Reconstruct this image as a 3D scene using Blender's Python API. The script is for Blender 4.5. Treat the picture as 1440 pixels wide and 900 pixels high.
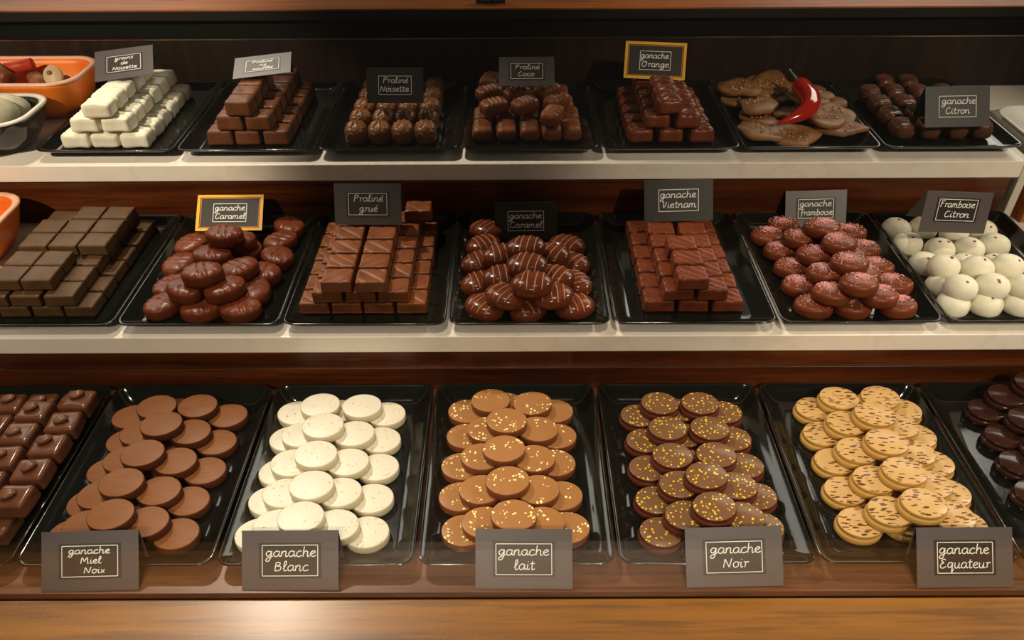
import bpy, math, random
from mathutils import Vector, Matrix
random.seed(7)
sc = bpy.context.scene
for o in list(bpy.data.objects): bpy.data.objects.remove(o)
COL = sc.collection
ZO = 1.5                      # eye height: every Z below is written relative to the lens, then lifted by ZO

# ------------------------------------------------------------------ camera
F, TH, ROLL, YAW = 1086.0, .66258, .00605, -.00281
c_, s_ = math.cos, math.sin
r0 = Vector((c_(YAW), -s_(YAW), 0)); D = Vector((s_(YAW)*c_(TH), c_(YAW)*c_(TH), -s_(TH)))
u0 = Vector((s_(YAW)*s_(TH), c_(YAW)*s_(TH), c_(TH)))
RV = c_(ROLL)*r0 - s_(ROLL)*u0; UV = s_(ROLL)*r0 + c_(ROLL)*u0
cam = bpy.data.objects.new('camera', bpy.data.cameras.new('camera')); COL.objects.link(cam)
m = Matrix((RV, UV, -D)).transposed().to_4x4(); m.translation = Vector((0, 0, ZO)); cam.matrix_world = m
cam.data.sensor_width = 36; cam.data.lens = F/1440*36; cam.data.clip_start = .01
sc.camera = cam
def spot(px, py, z):          # where the view ray through a photo pixel meets the level z (used to measure the display)
    d = RV*((px-720)/F) + UV*((450-py)/F) + D
    return d*(z/d.z)

# ------------------------------------------------------------------ light and exposure
sc.view_settings.view_transform = 'Standard'; sc.view_settings.look = 'None'
sc.view_settings.exposure = 0.0; sc.view_settings.gamma = 1.0; sc.view_settings.use_curve_mapping = False
w = bpy.data.worlds.new('shop'); sc.world = w; w.use_nodes = True
w.node_tree.nodes['Background'].inputs[0].default_value = (1.0, .82, .62, 1); w.node_tree.nodes['Background'].inputs[1].default_value = .04
def lamp(name, kind, loc, target, power, color, size=.05, sizey=None, angle=None, blend=.3):
    l = bpy.data.lights.new(name, kind); o = bpy.data.objects.new(name, l); COL.objects.link(o)
    o.location = (loc[0], loc[1], loc[2]+ZO)
    o.rotation_euler = (Vector(target)-Vector(loc)).to_track_quat('-Z', 'Y').to_euler()
    l.energy = power; l.color = color
    if kind == 'SPOT': l.shadow_soft_size = size; l.spot_size = math.radians(angle); l.spot_blend = blend
    if kind == 'AREA':
        l.size = size
        if sizey: l.shape = 'RECTANGLE'; l.size_y = sizey
    return o
WARM = (1, .84, .66)
lamp('ceiling_spot', 'SPOT', (-.70, 1.30, 1.02), (-.12, .24, -.5), 80, (1, .87, .70), .035, angle=38, blend=.4)
lamp('right_ceiling_spot', 'SPOT', (2.30, 1.10, 1.10), (.34, .26, -.5), 115, (1, .85, .66), .04, angle=22, blend=.4)
for x in (-.36, .04, .44):
    lamp('front_spot', 'SPOT', (x, -1.0, .9), (x*.95, .10, -.5), 72, WARM, .04, angle=26, blend=.25)
for x in (-.30, .30):
    lamp('overhead_spot', 'SPOT', (x, .30, 1.35), (x, .42, -.5), 46, (1, .86, .68), .03, angle=22, blend=.35)
lamp('left_front_spot', 'SPOT', (-1.15, -.5, .9), (-.50, .80, -.36), 190, WARM, .03, angle=16, blend=.5)
lamp('right_front_spot', 'SPOT', (1.05, -.7, .9), (.39, .78, -.36), 105, WARM, .04, angle=19, blend=.6)
lamp('rim_glare_light_right', 'AREA', (1.05, 1.75, .44), (.2, .5, -.45), 8, (1, .93, .80), .95, .55)  # broad unseen light behind the counter, placed to put glare on tray rims
lamp('rim_glare_light_left', 'AREA', (-1.10, 1.75, .42), (-.2, .5, -.45), 7, (1, .93, .80), .95, .55)  # left twin of the added rim-glare light, no actual shelf

# ------------------------------------------------------------------ materials
def mat(name, col, rough=.5, spec=.5, coat=0, coat_rough=.1, sss=0, metallic=0):
    m = bpy.data.materials.new(name); m.use_nodes = True
    b = m.node_tree.nodes['Principled BSDF']
    b.inputs['Base Color'].default_value = (*col, 1); b.inputs['Roughness'].default_value = rough
    b.inputs['Specular IOR Level'].default_value = spec; b.inputs['Metallic'].default_value = metallic
    b.inputs['Coat Weight'].default_value = coat; b.inputs['Coat Roughness'].default_value = coat_rough
    if sss: b.inputs['Subsurface Weight'].default_value = sss; b.inputs['Subsurface Scale'].default_value = .004
    return m
def N(m, t, **kw):
    n = m.node_tree.nodes.new(t)
    for k, v in kw.items():
        if hasattr(n, k): setattr(n, k, v)
        else: n.inputs[k].default_value = v
    return n
def L(m, a, b): m.node_tree.links.new(a, b)
def bsdf(m): return m.node_tree.nodes['Principled BSDF']
def coords(m, scale=(1, 1, 1), rnd=True):
    tc = N(m, 'ShaderNodeTexCoord'); mp = N(m, 'ShaderNodeMapping'); mp.inputs['Scale'].default_value = scale
    src = tc.outputs['Object']
    if rnd:
        oi = N(m, 'ShaderNodeObjectInfo'); mu = N(m, 'ShaderNodeMath', operation='MULTIPLY'); mu.inputs[1].default_value = 37.
        L(m, oi.outputs['Random'], mu.inputs[0])
        ad = N(m, 'ShaderNodeVectorMath', operation='ADD'); L(m, src, ad.inputs[0]); L(m, mu.outputs[0], ad.inputs[1]); src = ad.outputs[0]
    L(m, src, mp.inputs[0]); return mp.outputs[0], tc
def bump(m, height, strength=.3, dist=.001):
    b = N(m, 'ShaderNodeBump'); b.inputs['Strength'].default_value = strength; b.inputs['Distance'].default_value = dist
    L(m, height, b.inputs['Height']); L(m, b.outputs[0], bsdf(m).inputs['Normal'])
def ramp(m, fac, stops, interp='LINEAR'):
    r = N(m, 'ShaderNodeValToRGB'); cr = r.color_ramp; cr.interpolation = interp
    while len(cr.elements) < len(stops): cr.elements.new(.5)
    for e, (p, c) in zip(cr.elements, stops): e.position = p; e.color = (*c, 1) if len(c) == 3 else c
    L(m, fac, r.inputs[0]); return r.outputs[0]
def mixc(m, fac, a, b):
    x = N(m, 'ShaderNodeMix', data_type='RGBA')
    if isinstance(fac, float): x.inputs[0].default_value = fac
    else: L(m, fac, x.inputs[0])
    for s, v in ((x.inputs[6], a), (x.inputs[7], b)):
        if isinstance(v, tuple): s.default_value = (*v, 1)
        else: L(m, v, s)
    return x.outputs[2]
def mth(m, op, a, b=None):
    n = N(m, 'ShaderNodeMath', operation=op)
    for i, v in enumerate((a, b)):
        if v is None: continue
        if isinstance(v, (int, float)): n.inputs[i].default_value = v
        else: L(m, v, n.inputs[i])
    return n.outputs[0]
def noise(m, vec, scale, detail=3, rough=.5):
    n = N(m, 'ShaderNodeTexNoise'); n.inputs['Scale'].default_value = scale; n.inputs['Detail'].default_value = detail; n.inputs['Roughness'].default_value = rough
    L(m, vec, n.inputs['Vector']); return n.outputs[0]

def choc(name, col, rough=.38, vary=.25, bstr=.15, bscale=250, coat=0., spec=.20, sss=0.):
    m = mat(name, col, rough, spec, coat, .12, sss)
    v, tc = coords(m)
    n1 = noise(m, v, 60, 3)
    dark = tuple(x*(1-vary) for x in col); lite = tuple(min(1, x*(1+vary)) for x in col)
    L(m, ramp(m, n1, [(.3, dark), (.7, lite)]), bsdf(m).inputs['Base Color'])
    bump(m, noise(m, v, bscale, 4), bstr, .0008)
    return m
def top_mask(m):
    tc = N(m, 'ShaderNodeTexCoord'); sp = N(m, 'ShaderNodeSeparateXYZ'); L(m, tc.outputs['Normal'], sp.inputs[0])
    return mth(m, 'GREATER_THAN', sp.outputs[2], .85)

M = {}
M['tray'] = mat('tray', (.006, .0065, .005), .17, .5)
v, _ = coords(M['tray']); bump(M['tray'], noise(M['tray'], v, 190, 3), .07, .0004)
rr = N(M['tray'], 'ShaderNodeMapRange'); rr.inputs[3].default_value = .06; rr.inputs[4].default_value = .15
L(M['tray'], noise(M['tray'], v, 35, 3), rr.inputs[0]); L(M['tray'], rr.outputs[0], bsdf(M['tray']).inputs['Roughness'])

m = M['marble'] = mat('marble', (.88, .79, .68), .28, .5)
v, _ = coords(m, rnd=False)
n1 = noise(m, v, 9, 6, .62); vein = ramp(m, n1, [(.47, (.87, .78, .67)), (.5, (.74, .63, .51)), (.53, (.87, .78, .67))])
n2 = noise(m, v, 3, 3); L(m, mixc(m, mth(m, 'MULTIPLY', n2, .7), (.88, .80, .70), vein), bsdf(m).inputs['Base Color'])

def wood(name, dark, mid, lite, rough, scale=1., axis='x', bstr=.1, grain=60):
    m = mat(name, mid, rough, .3)
    sc_ = (3*scale, 60*scale, 60*scale) if axis == 'x' else (60*scale, 60*scale, 3*scale)
    v, _ = coords(m, sc_, rnd=False)
    n1 = noise(m, v, 1.0, 5, .6); n2 = noise(m, v, 6., 4, .7)
    c1 = ramp(m, n1, [(.32, dark), (.5, mid), (.68, lite)])
    c2 = ramp(m, n2, [(.36, (0, 0, 0)), (.5, (1, 1, 1))])
    mm = N(m, 'ShaderNodeMix', data_type='RGBA', blend_type='MULTIPLY'); mm.inputs[0].default_value = .35; L(m, c1, mm.inputs[6]); L(m, c2, mm.inputs[7])
    L(m, mm.outputs[2], bsdf(m).inputs['Base Color'])
    v2, _ = coords(m, rnd=False)
    bump(m, noise(m, v2, 900, 2), bstr, .0006)
    return m
M['wood_dark'] = wood('walnut_dark', (.035, .008, .002), (.080, .018, .004), (.14, .036, .009), .3)
M['wood_panel'] = wood('walnut_panel', (.008, .003, .001), (.014, .005, .002), (.026, .009, .004), .5, axis='z')
M['wood_ledge'] = wood('walnut_ledge', (.085, .026, .001), (.185, .070, .002), (.26, .104, .003), .45, .45, bstr=.30)
bsdf(M['wood_ledge']).inputs['Coat Weight'].default_value = .55; bsdf(M['wood_ledge']).inputs['Coat Roughness'].default_value = .26
M['wood_base'] = wood('walnut_base', (.07, .025, .012), (.15, .06, .03), (.22, .10, .05), .35, .6)
M['wood_top'] = wood('walnut_worktop', (.20, .05, .006), (.38, .10, .010), (.50, .15, .014), .45)
M['black'] = mat('black', (.004, .005, .004), .7, .1)
M['black_edge'] = mat('black_edge', (.012, .010, .008), .5, .2)
M['metal'] = mat('metal_edge', (.35, .27, .20), .3, metallic=1)
M['white'] = mat('white_panel', (.62, .60, .50), .4)
M['card'] = mat('card', (.092, .074, .072), .42, .6)  # brown-black card; the paler grey has the light on it in the colour
M['card_label'] = mat('card_label', (.045, .036, .028), .35, .6)
M['card_dark'] = mat('card_dark', (.022, .018, .014), .45, .4)  # shaded tone of the same card; also dark label panels and price card
M['ink'] = mat('chalk_ink', (.9, .88, .82), .6)
M['yellow'] = mat('yellow_border', (.80, .42, .015), .4)
M['orange_line'] = mat('orange_line', (.55, .16, .01), .4)
# clear glass: a mirror share by Fresnel, the rest goes straight through
m = M['glass'] = bpy.data.materials.new('glass'); m.use_nodes = True; nt = m.node_tree; nt.nodes.clear()
out = nt.nodes.new('ShaderNodeOutputMaterial'); mx = nt.nodes.new('ShaderNodeMixShader'); fr = nt.nodes.new('ShaderNodeFresnel'); fr.inputs[0].default_value = 1.5
tr = nt.nodes.new('ShaderNodeBsdfTransparent'); tr.inputs[0].default_value = (.985, .99, .98, 1); gl = nt.nodes.new('ShaderNodeBsdfGlossy'); gl.inputs['Roughness'].default_value = .0
ge = nt.nodes.new('ShaderNodeNewGeometry'); mr = nt.nodes.new('ShaderNodeMapRange'); mr.inputs[3].default_value = 1.6; mr.inputs[4].default_value = 1/1.6
nt.links.new(ge.outputs['Backfacing'], mr.inputs[0]); nt.links.new(mr.outputs[0], fr.inputs[0]); nt.links.new(fr.outputs[0], mx.inputs[0]); nt.links.new(tr.outputs[0], mx.inputs[1]); nt.links.new(gl.outputs[0], mx.inputs[2]); nt.links.new(mx.outputs[0], out.inputs[0])

# chocolates
M['white_choc'] = choc('white_chocolate', (.82, .77, .60), .42, .06, .15, 180, sss=.15)
M['choc_soft'] = choc('soft_brown', (.135, .044, .015), .42)
M['choc_red'] = choc('red_brown', (.150, .034, .012), .32, .2, .12)
M['choc_dark'] = choc('dark_chocolate', (.050, .020, .012), .33, .25)
M['choc_square'] = choc('cocoa_square', (.075, .036, .013), .5, .2, .3, 400)
M['choc_gold'] = choc('golden_brown', (.22, .085, .028), .30, .3)
M['choc_log'] = choc('log_brown', (.190, .056, .016), .38)
M['choc_glossy'] = choc('glossy_dark', (.040, .014, .009), .16, .2, .06, coat=.4)
M['choc_barrel'] = choc('barrel_brown', (.105, .038, .018), .26, .2, .06)
M['choc_bean'] = choc('bean_square', (.12, .042, .020), .25, .2, .1, 120, coat=.2)
M['bean'] = choc('bean_brown', (.17, .075, .040), .25, .2)
M['choc_oval'] = choc('glossy_oval', (.135, .030, .011), .22, .2, .05, coat=.3)
M['drizzle'] = mat('drizzle', (.42, .20, .09), .35)
M['shard'] = choc('shard_brown', (.25, .115, .040), .45, .35, .5, 120)
M['nut'] = mat('nut_bit', (.55, .36, .20), .6)
M['chilli_flake'] = mat('chilli_flake', (.55, .11, .02), .5)
M['chilli'] = mat('chilli_red', (.42, .012, .006), .12, .6, .4, .05)
M['stem'] = mat('chilli_stem', (.10, .16, .07), .5)
M['sugar'] = mat('pink_sugar', (.88, .46, .44), .35)
M['raspberry'] = mat('raspberry', (.30, .045, .035), .5)
M['orange'] = mat('orange_glaze', (.82, .17, .012), .35, .5)
v, _ = coords(M['orange'], rnd=False); L(M['orange'], ramp(M['orange'], noise(M['orange'], v, 14, 3), [(.35, (.62, .10, .008)), (.65, (.90, .22, .018))]), bsdf(M['orange']).inputs['Base Color'])
M['orange_rim'] = mat('orange_rim', (.80, .42, .26), .3)
M['bowl_dark'] = mat('bowl_dark', (.03, .03, .022), .12, .6, .3)
M['bowl_rim'] = mat('bowl_rim', (.72, .66, .52), .25)
M['log_red'] = choc('log_red', (.42, .035, .012), .4)
M['log_tan'] = choc('log_tan', (.26, .095, .040), .5)
M['crumb'] = mat('crumb', (.10, .045, .03), .5)

# milk disc with fine lines (tray of smooth brown discs)
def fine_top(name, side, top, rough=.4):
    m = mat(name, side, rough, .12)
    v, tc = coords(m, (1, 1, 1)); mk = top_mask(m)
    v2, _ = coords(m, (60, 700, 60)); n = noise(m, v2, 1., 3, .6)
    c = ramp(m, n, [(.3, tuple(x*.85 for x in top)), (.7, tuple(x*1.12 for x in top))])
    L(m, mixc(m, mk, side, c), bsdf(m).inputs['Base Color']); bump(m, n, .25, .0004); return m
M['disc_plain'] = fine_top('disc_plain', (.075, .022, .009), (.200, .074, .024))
# cream disc with pale yellow blotches and dots
m = M['disc_white'] = mat('disc_white', (.8, .73, .52), .4); bsdf(m).inputs['Subsurface Weight'].default_value = .1; bsdf(m).inputs['Subsurface Scale'].default_value = .004
v, _ = coords(m); n = noise(m, v, 260, 1); n2 = noise(m, v, 420, 0)
c1 = ramp(m, n, [(.66, (.66, .605, .48)), (.71, (.56, .46, .20))]); c2 = ramp(m, n2, [(.80, (1, 1, 1)), (.83, (.45, .38, .25))])
mm = N(m, 'ShaderNodeMix', data_type='RGBA', blend_type='MULTIPLY'); mm.inputs[0].default_value = 1; L(m, c1, mm.inputs[6]); L(m, c2, mm.inputs[7])
L(m, mixc(m, top_mask(m), (.60, .53, .36), mm.outputs[2]), bsdf(m).inputs['Base Color'])
# speckled discs
def flecked(name, side, top, fleck, scale, thr, rough, clump=None):
    m = mat(name, side, rough, .22); v, _ = coords(m)
    vo = N(m, 'ShaderNodeTexVoronoi'); vo.inputs['Scale'].default_value = scale; vo.inputs['Randomness'].default_value = 1
    nz = N(m, 'ShaderNodeTexNoise'); nz.inputs['Scale'].default_value = 400; L(m, v, nz.inputs['Vector'])
    ad = N(m, 'ShaderNodeVectorMath', operation='MULTIPLY_ADD'); L(m, nz.outputs[1], ad.inputs[0]); ad.inputs[1].default_value = (.0022,)*3; L(m, v, ad.inputs[2])
    L(m, ad.outputs[0], vo.inputs['Vector'])
    f = mth(m, 'LESS_THAN', vo.outputs['Distance'], thr)
    sp = N(m, 'ShaderNodeSeparateColor'); L(m, vo.outputs['Color'], sp.inputs[0])
    keep = mth(m, 'GREATER_THAN', sp.outputs[0], .25)
    f = mth(m, 'MULTIPLY', f, keep)
    if clump: f = mth(m, 'MULTIPLY', f, mth(m, 'GREATER_THAN', noise(m, v, clump, 1), .53))
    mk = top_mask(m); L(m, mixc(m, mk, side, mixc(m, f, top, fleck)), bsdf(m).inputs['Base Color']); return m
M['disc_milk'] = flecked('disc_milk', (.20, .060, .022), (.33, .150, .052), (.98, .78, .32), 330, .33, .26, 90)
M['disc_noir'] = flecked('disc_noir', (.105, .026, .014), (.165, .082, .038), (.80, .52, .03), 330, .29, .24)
# caramel disc with brown dashes
m = M['disc_caramel'] = mat('disc_caramel', (.55, .31, .075), .33, .3); v, _ = coords(m, (125, 470, 125))
vo = N(m, 'ShaderNodeTexVoronoi'); vo.inputs['Scale'].default_value = 1.; nz = N(m, 'ShaderNodeTexNoise'); nz.inputs['Scale'].default_value = .9; L(m, v, nz.inputs['Vector'])
ad = N(m, 'ShaderNodeVectorMath', operation='MULTIPLY_ADD'); L(m, nz.outputs[1], ad.inputs[0]); ad.inputs[1].default_value = (.0, 1.3, 0); L(m, v, ad.inputs[2]); L(m, ad.outputs[0], vo.inputs['Vector'])
f = mth(m, 'LESS_THAN', vo.outputs['Distance'], .34)
L(m, mixc(m, top_mask(m), (.53, .30, .075), mixc(m, f, (.58, .36, .14), (.13, .045, .012))), bsdf(m).inputs['Base Color'])

# ------------------------------------------------------------------ mesh helpers
def mesh(name, vs, fs, m, smooth=True):
    me = bpy.data.meshes.new(name); me.from_pydata([tuple(v) for v in vs], [], fs); me.update()
    me.materials.append(m if not isinstance(m, str) else M[m])
    if smooth: me.polygons.foreach_set('use_smooth', [True]*len(me.polygons))
    return me
def link(name, me, loc=(0, 0, 0), rot=(0, 0, 0), parent=None):
    o = bpy.data.objects.new(name, me); COL.objects.link(o); o.location = loc; o.rotation_euler = rot
    if parent: o.parent = parent
    return o
def put(name, me, x, y, z, rz=0, rot=None):
    return link(name, me, (x, y, z+ZO), rot or (0, 0, rz))
def tag(o, label=None, cat=None, group=None, kind=None):
    if label: o['label'] = label
    if cat: o['category'] = cat
    if group: o['group'] = group
    if kind: o['kind'] = kind
    return o
def box_data(x0, x1, y0, y1, z0, z1, b=0.):
    if b <= 0:
        vs = [(x, y, z) for z in (z0, z1) for y in (y0, y1) for x in (x0, x1)]
        return vs, [(0, 2, 3, 1), (4, 5, 7, 6), (0, 1, 5, 4), (2, 6, 7, 3), (0, 4, 6, 2), (1, 3, 7, 5)]
    return rbox_data((x1-x0), (y1-y0), (z1-z0), b, 1, ((x0+x1)/2, (y0+y1)/2, z0))
def box(name, x0, x1, y0, y1, z0, z1, m, b=0.):
    cx, cy = (x0+x1)/2, (y0+y1)/2
    vs, fs = box_data(x0-cx, x1-cx, y0-cy, y1-cy, 0, z1-z0)
    me = mesh(name, vs, fs, m, False); o = link(name, me, (cx, cy, z0+ZO))
    if b:
        md = o.modifiers.new('bevel', 'BEVEL'); md.width = b; md.segments = 3
    return o
def lathe(prof, n=36, rx=1., ry=1.):
    vs, fs = [], []
    for r, z in prof:
        for k in range(n):
            a = 2*math.pi*k/n; vs.append((r*rx*c_(a), r*ry*s_(a), z))
    for i in range(len(prof)-1):
        for k in range(n): fs.append((i*n+k, i*n+(k+1) % n, (i+1)*n+(k+1) % n, (i+1)*n+k))
    fs.append(tuple(range(n))[::-1]); fs.append(tuple((len(prof)-1)*n+k for k in range(n)))
    return vs, fs
def ring_round(hx, hy, r, z, k=5, cx=0, cy=0):
    pts = []
    for q, (sx, sy) in enumerate(((1, 1), (-1, 1), (-1, -1), (1, -1))):
        for i in range(k+1):
            a = math.pi/2*(q + i/k); pts.append((cx+sx*(hx-r)+r*c_(a), cy+sy*(hy-r)+r*s_(a), z))
    return pts
def loft(rings, cap0=True, cap1=True):
    n = len(rings[0]); vs = [p for r in rings for p in r]; fs = []
    for i in range(len(rings)-1):
        for k in range(n): fs.append((i*n+k, i*n+(k+1) % n, (i+1)*n+(k+1) % n, (i+1)*n+k))
    if cap0: fs.append(tuple(range(n))[::-1])
    if cap1: fs.append(tuple((len(rings)-1)*n+k for k in range(n)))
    return vs, fs
def rbox_data(wx, wy, h, r, n=5, org=(0, 0, 0), disp=None, draft=0.):
    """rounded box standing on z=0; disp(x,y,z,nx,ny,nz)->dz; draft narrows the top"""
    hx, hy, hz = wx/2, wy/2, h/2; idx = {}; vs = []; fs = []
    def ticks(hh):
        t = [-hh, -hh+r*.3, -hh+r]; t += [-hh+r+(2*hh-2*r)*i/n for i in range(1, n)]; t += [hh-r, hh-r*.3, hh]; return t
    X, Y, Z = ticks(hx), ticks(hy), ticks(hz)
    def vert(x, y, z):
        k = (round(x, 6), round(y, 6), round(z, 6))
        if k in idx: return idx[k]
        cx = max(-hx+r, min(hx-r, x)); cy = max(-hy+r, min(hy-r, y)); cz = max(-hz+r, min(hz-r, z))
        d = Vector((x-cx, y-cy, z-cz)); 
        nn = d.normalized() if d.length > 1e-9 else Vector((0, 0, 1)); p = Vector((cx, cy, cz)) + nn*r
        if draft: t = (p.z+hz)/h; p.x *= 1-draft*t; p.y *= 1-draft*t
        if disp: p += disp(p.x, p.y, p.z, nn)
        vs.append((p.x+org[0], p.y+org[1], p.z+hz+org[2])); idx[k] = len(vs)-1; return idx[k]
    def grid(A, B, fn, flip):
        for i in range(len(A)-1):
            for j in range(len(B)-1):
                q = [fn(A[i], B[j]), fn(A[i+1], B[j]), fn(A[i+1], B[j+1]), fn(A[i], B[j+1])]
                fs.append(tuple(q[::-1] if flip else q))
    grid(X, Y, lambda a, b: vert(a, b, hz), False); grid(X, Y, lambda a, b: vert(a, b, -hz), True)
    grid(X, Z, lambda a, b: vert(a, -hy, b), False); grid(X, Z, lambda a, b: vert(a, hy, b), True)
    grid(Y, Z, lambda a, b: vert(hx, a, b), False); grid(Y, Z, lambda a, b: vert(-hx, a, b), True)
    return vs, fs
def lump(seed, amp):          # small smooth irregularity
    rnd = random.Random(seed); ph = [rnd.uniform(0, 6.28) for _ in range(6)]; fr = [rnd.uniform(120, 330) for _ in range(6)]
    return lambda x, y, z: amp*(s_(fr[0]*x+ph[0])+s_(fr[1]*y+ph[1])+s_(fr[2]*z+ph[2])+s_(fr[3]*(x+y)+ph[3]))*.4
def bricks(name, w, d, h, r, m, ridge=None, k=3, n=8, amp=.0005, draft=.05, foot=.0):
    out = []
    for q in range(k):
        lf = lump(q*13+len(name), amp)
        def disp(x, y, z, nn):
            v = nn*lf(x, y, z)
            if ridge and nn.z > .3: v += Vector((0, 0, ridge(x, y, q)))
            if foot and z < -h*.34: v += Vector((nn.x, nn.y, 0))*foot
            return v
        vs, fs = rbox_data(w, d, h, r, n, disp=disp, draft=draft)
        zmin = min(v[2] for v in vs); zmax = max(v[2] for v in vs)
        vs = [(a, b, max(0, c - zmin)*h/(zmax-zmin)) for a, b, c in vs]
        out.append(mesh(name, vs, fs, m))
    return out
def lens(name, rx, ry, h, m, k=1, rib=None, n=36, amp=.0004, power=2.4, base=.25):
    out = []
    for q in range(k):
        lf = lump(q*7+3, amp); prof = []
        z1 = h*base
        prof += [(.90, 0.), (.96, h*.06), (1., z1*.6), (1., z1)]
        for i in range(1, 12):
            t = i/11*.985; prof.append(((1-t**power)**(1/power) if t < 1 else 0, z1+(h-z1)*t))
        vs, fs = lathe(prof, n, rx, ry)
        # radial rings are sparse near the top: add a cap ring
        if True:
            top0 = len(vs)-n; rl = prof[-1][0]
            fs.pop(); last = top0
            for s in (.75, .5, .25):
                st = len(vs)
                for kk in range(n):
                    a = 2*math.pi*kk/n; vs.append((rl*s*rx*c_(a), rl*s*ry*s_(a), prof[-1][1]+(h-prof[-1][1])*(1-s)))
                for kk in range(n): fs.append((last+kk, last+(kk+1) % n, st+(kk+1) % n, st+kk))
                last = st
            fs.append(tuple(last+kk for kk in range(n)))
        vv = []
        for (x, y, z) in vs:
            d = lf(x, y, z) * (0 if z < h*.05 else 1)
            if rib and z > z1: d += rib(x, y, z, q)
            vv.append((x, y, max(0, z+d)))
        out.append(mesh(name, vv, fs, m))
    return out

# ------------------------------------------------------------------ setting: the stepped display
PX = .15                                   # tray pitch
ROWS = {'B': dict(z=-.507, x0=-.3738, y0=.3387, name='bottom shelf'),
        'M': dict(z=-.441, x0=-.3606, y0=.5449, name='middle shelf'),
        'T': dict(z=-.370, x0=-.3581, y0=.7522, name='top shelf')}
TL = .1967; FLOOR = .003
XL, XR = -.95, .545
def struct(o): o['kind'] = 'structure'; return o
XE = .5385
struct(box('trim_1', XL, .95, .3245, .575, -.527, -.507, 'wood_base'))                 # board under the bottom trays
struct(box('trim_2', XL, .95, .2775, .3192, -.535, -.5065, 'wood_ledge', .0015))        # customer-side ledge
struct(box('trim_3', XL, .95, .3192, .3245, -.530, -.520, 'black'))                     # dark glazing slot
struct(box('wall_front', XL, .95, .290, .316, -1.5, -.5355, 'wood_dark'))
M1 = struct(box('shelf_middle', XL, .95, .5412, .790, -.4597, -.441, 'marble', .0012)); M1.name = 'trim_4'
M2 = struct(box('shelf_top', XL, XE, .741, .9580, -.3890, -.370, 'marble', .0012)); M2.name = 'trim_5'
struct(box('trim_6', XL, .95, .5434, .5540, -.4794, -.4597, 'wood_dark', .0004))        # riser under the middle slab
struct(box('trim_7', XL, .95, .5424, .5540, -.5069, -.4801, 'wood_dark', .0004))
struct(box('trim_18', XL, .95, .5426, .5540, -.4801, -.4794, 'metal'))        # lower strip of that riser
struct(box('trim_8', XL, XE-.006, .7434, .7530, -.4408, -.3890, 'wood_dark', .0006))    # riser under the top slab
struct(box('wall_back', XL, 1.3, .9585, .968, -.372, -.3102, 'wood_panel', .0004))
struct(box('trim_9', XL, 1.3, .9570, .9590, -.3102, -.3088, 'metal'))
struct(box('trim_10', XL, 1.3, .972, .980, -.3102, -.2890, 'black'))
struct(box('trim_11', XL, 1.3, .9635, .9720, -.2890, -.2778, 'black_edge', .0006))
struct(box('trim_12', XL, 1.3, .9640, 1.35, -.2777, -.2760, 'wood_top'))                # worktop behind the display
struct(box('wall_panel', XL, 1.3, .968, .9715, -.372, -.31, 'black')).name = 'trim_13'
# right-hand end cheek
struct(box('trim_14', XE+.001, XE+.010, .742, .9580, -.4408, -.3720, 'white', .001))
struct(box('trim_15', XE+.018, XE+.030, .735, .9580, -.4408, -.3860, 'wood_top', .001))
struct(box('floor', -2.2, 2.2, -2.2, 2.6, -1.52, -1.5, mat('floor_tile', (.05, .04, .035), .5)))
g = struct(box('window_1', XL, .95, .3196, .3236, -.5195, .20, 'glass'))
# back wall seam of the two sliding panels
struct(box('trim_16', -.1653, -.1643, .9579, .9586, -.3695, -.3103, 'black'))

# ------------------------------------------------------------------ trays
def tray_mesh(key):
    hx, hy, r = .0735, TL/2, .010
    H = .012 if key != 'B' else .0136; rim = .0165
    R = lambda off, z, rr: ring_round(hx-off, hy-off, rr, z)
    rings = [R(.019, 0, .006), R(.0165, .0006, .007), R(.006, H*.55, .009), R(.0006, H-.0016, .010), R(0, H-.0008, .010), R(.0002, H-.0002, .010), R(.0012, H, .0095), R(.0024, H-.0005, .009),
             R(.0060, H*.66+.0006, .0085), R(.0115, FLOOR+.0020, .008), R(.0150, FLOOR+.0004, .007), R(.0175, FLOOR, .006)]
    vs, fs = loft(rings); return mesh('serving_tray', vs, fs, 'tray')
TM = {k: tray_mesh(k) for k in ROWS}
TRAYS = {'T': ['white ridged bricks', 'smooth milk bricks', 'fan-ribbed shells', 'ridged log chocolates', 'leaf-veined bricks', 'nutty shards and a red chilli', 'ribbed dark barrels'],
         'M': ['dark cocoa squares', 'half-moon chocolates', 'scratch-lined flat bricks', 'drizzled ovals', 'reddish lined blocks', 'pink-sugared ovals', 'white domes'],
         'B': ['bean-topped squares', 'plain brown discs', 'cream white discs', 'gold-flecked milk discs', 'yellow-speckled dark discs', 'tan dashed discs', 'glossy dark discs']}
def tray_center(key, i):      # i = 0..6 from the left of the photo
    R = ROWS[key]; off = {'T': -1, 'M': -1, 'B': -1}[key]
    return R['x0'] + (i+off+.5)*PX, R['y0'] + TL/2
for key, names in TRAYS.items():
    for i, nm in enumerate(names):
        x, y = tray_center(key, i)
        o = put('serving_tray', TM[key], x, y, ROWS[key]['z'], random.uniform(-.002, .002))
        tag(o, f'black glazed rectangular tray of {nm} on the {ROWS[key]["name"]}', 'tray', f'black trays on the {ROWS[key]["name"]}')
def floor_z(key): return ROWS[key]['z'] + FLOOR

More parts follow.
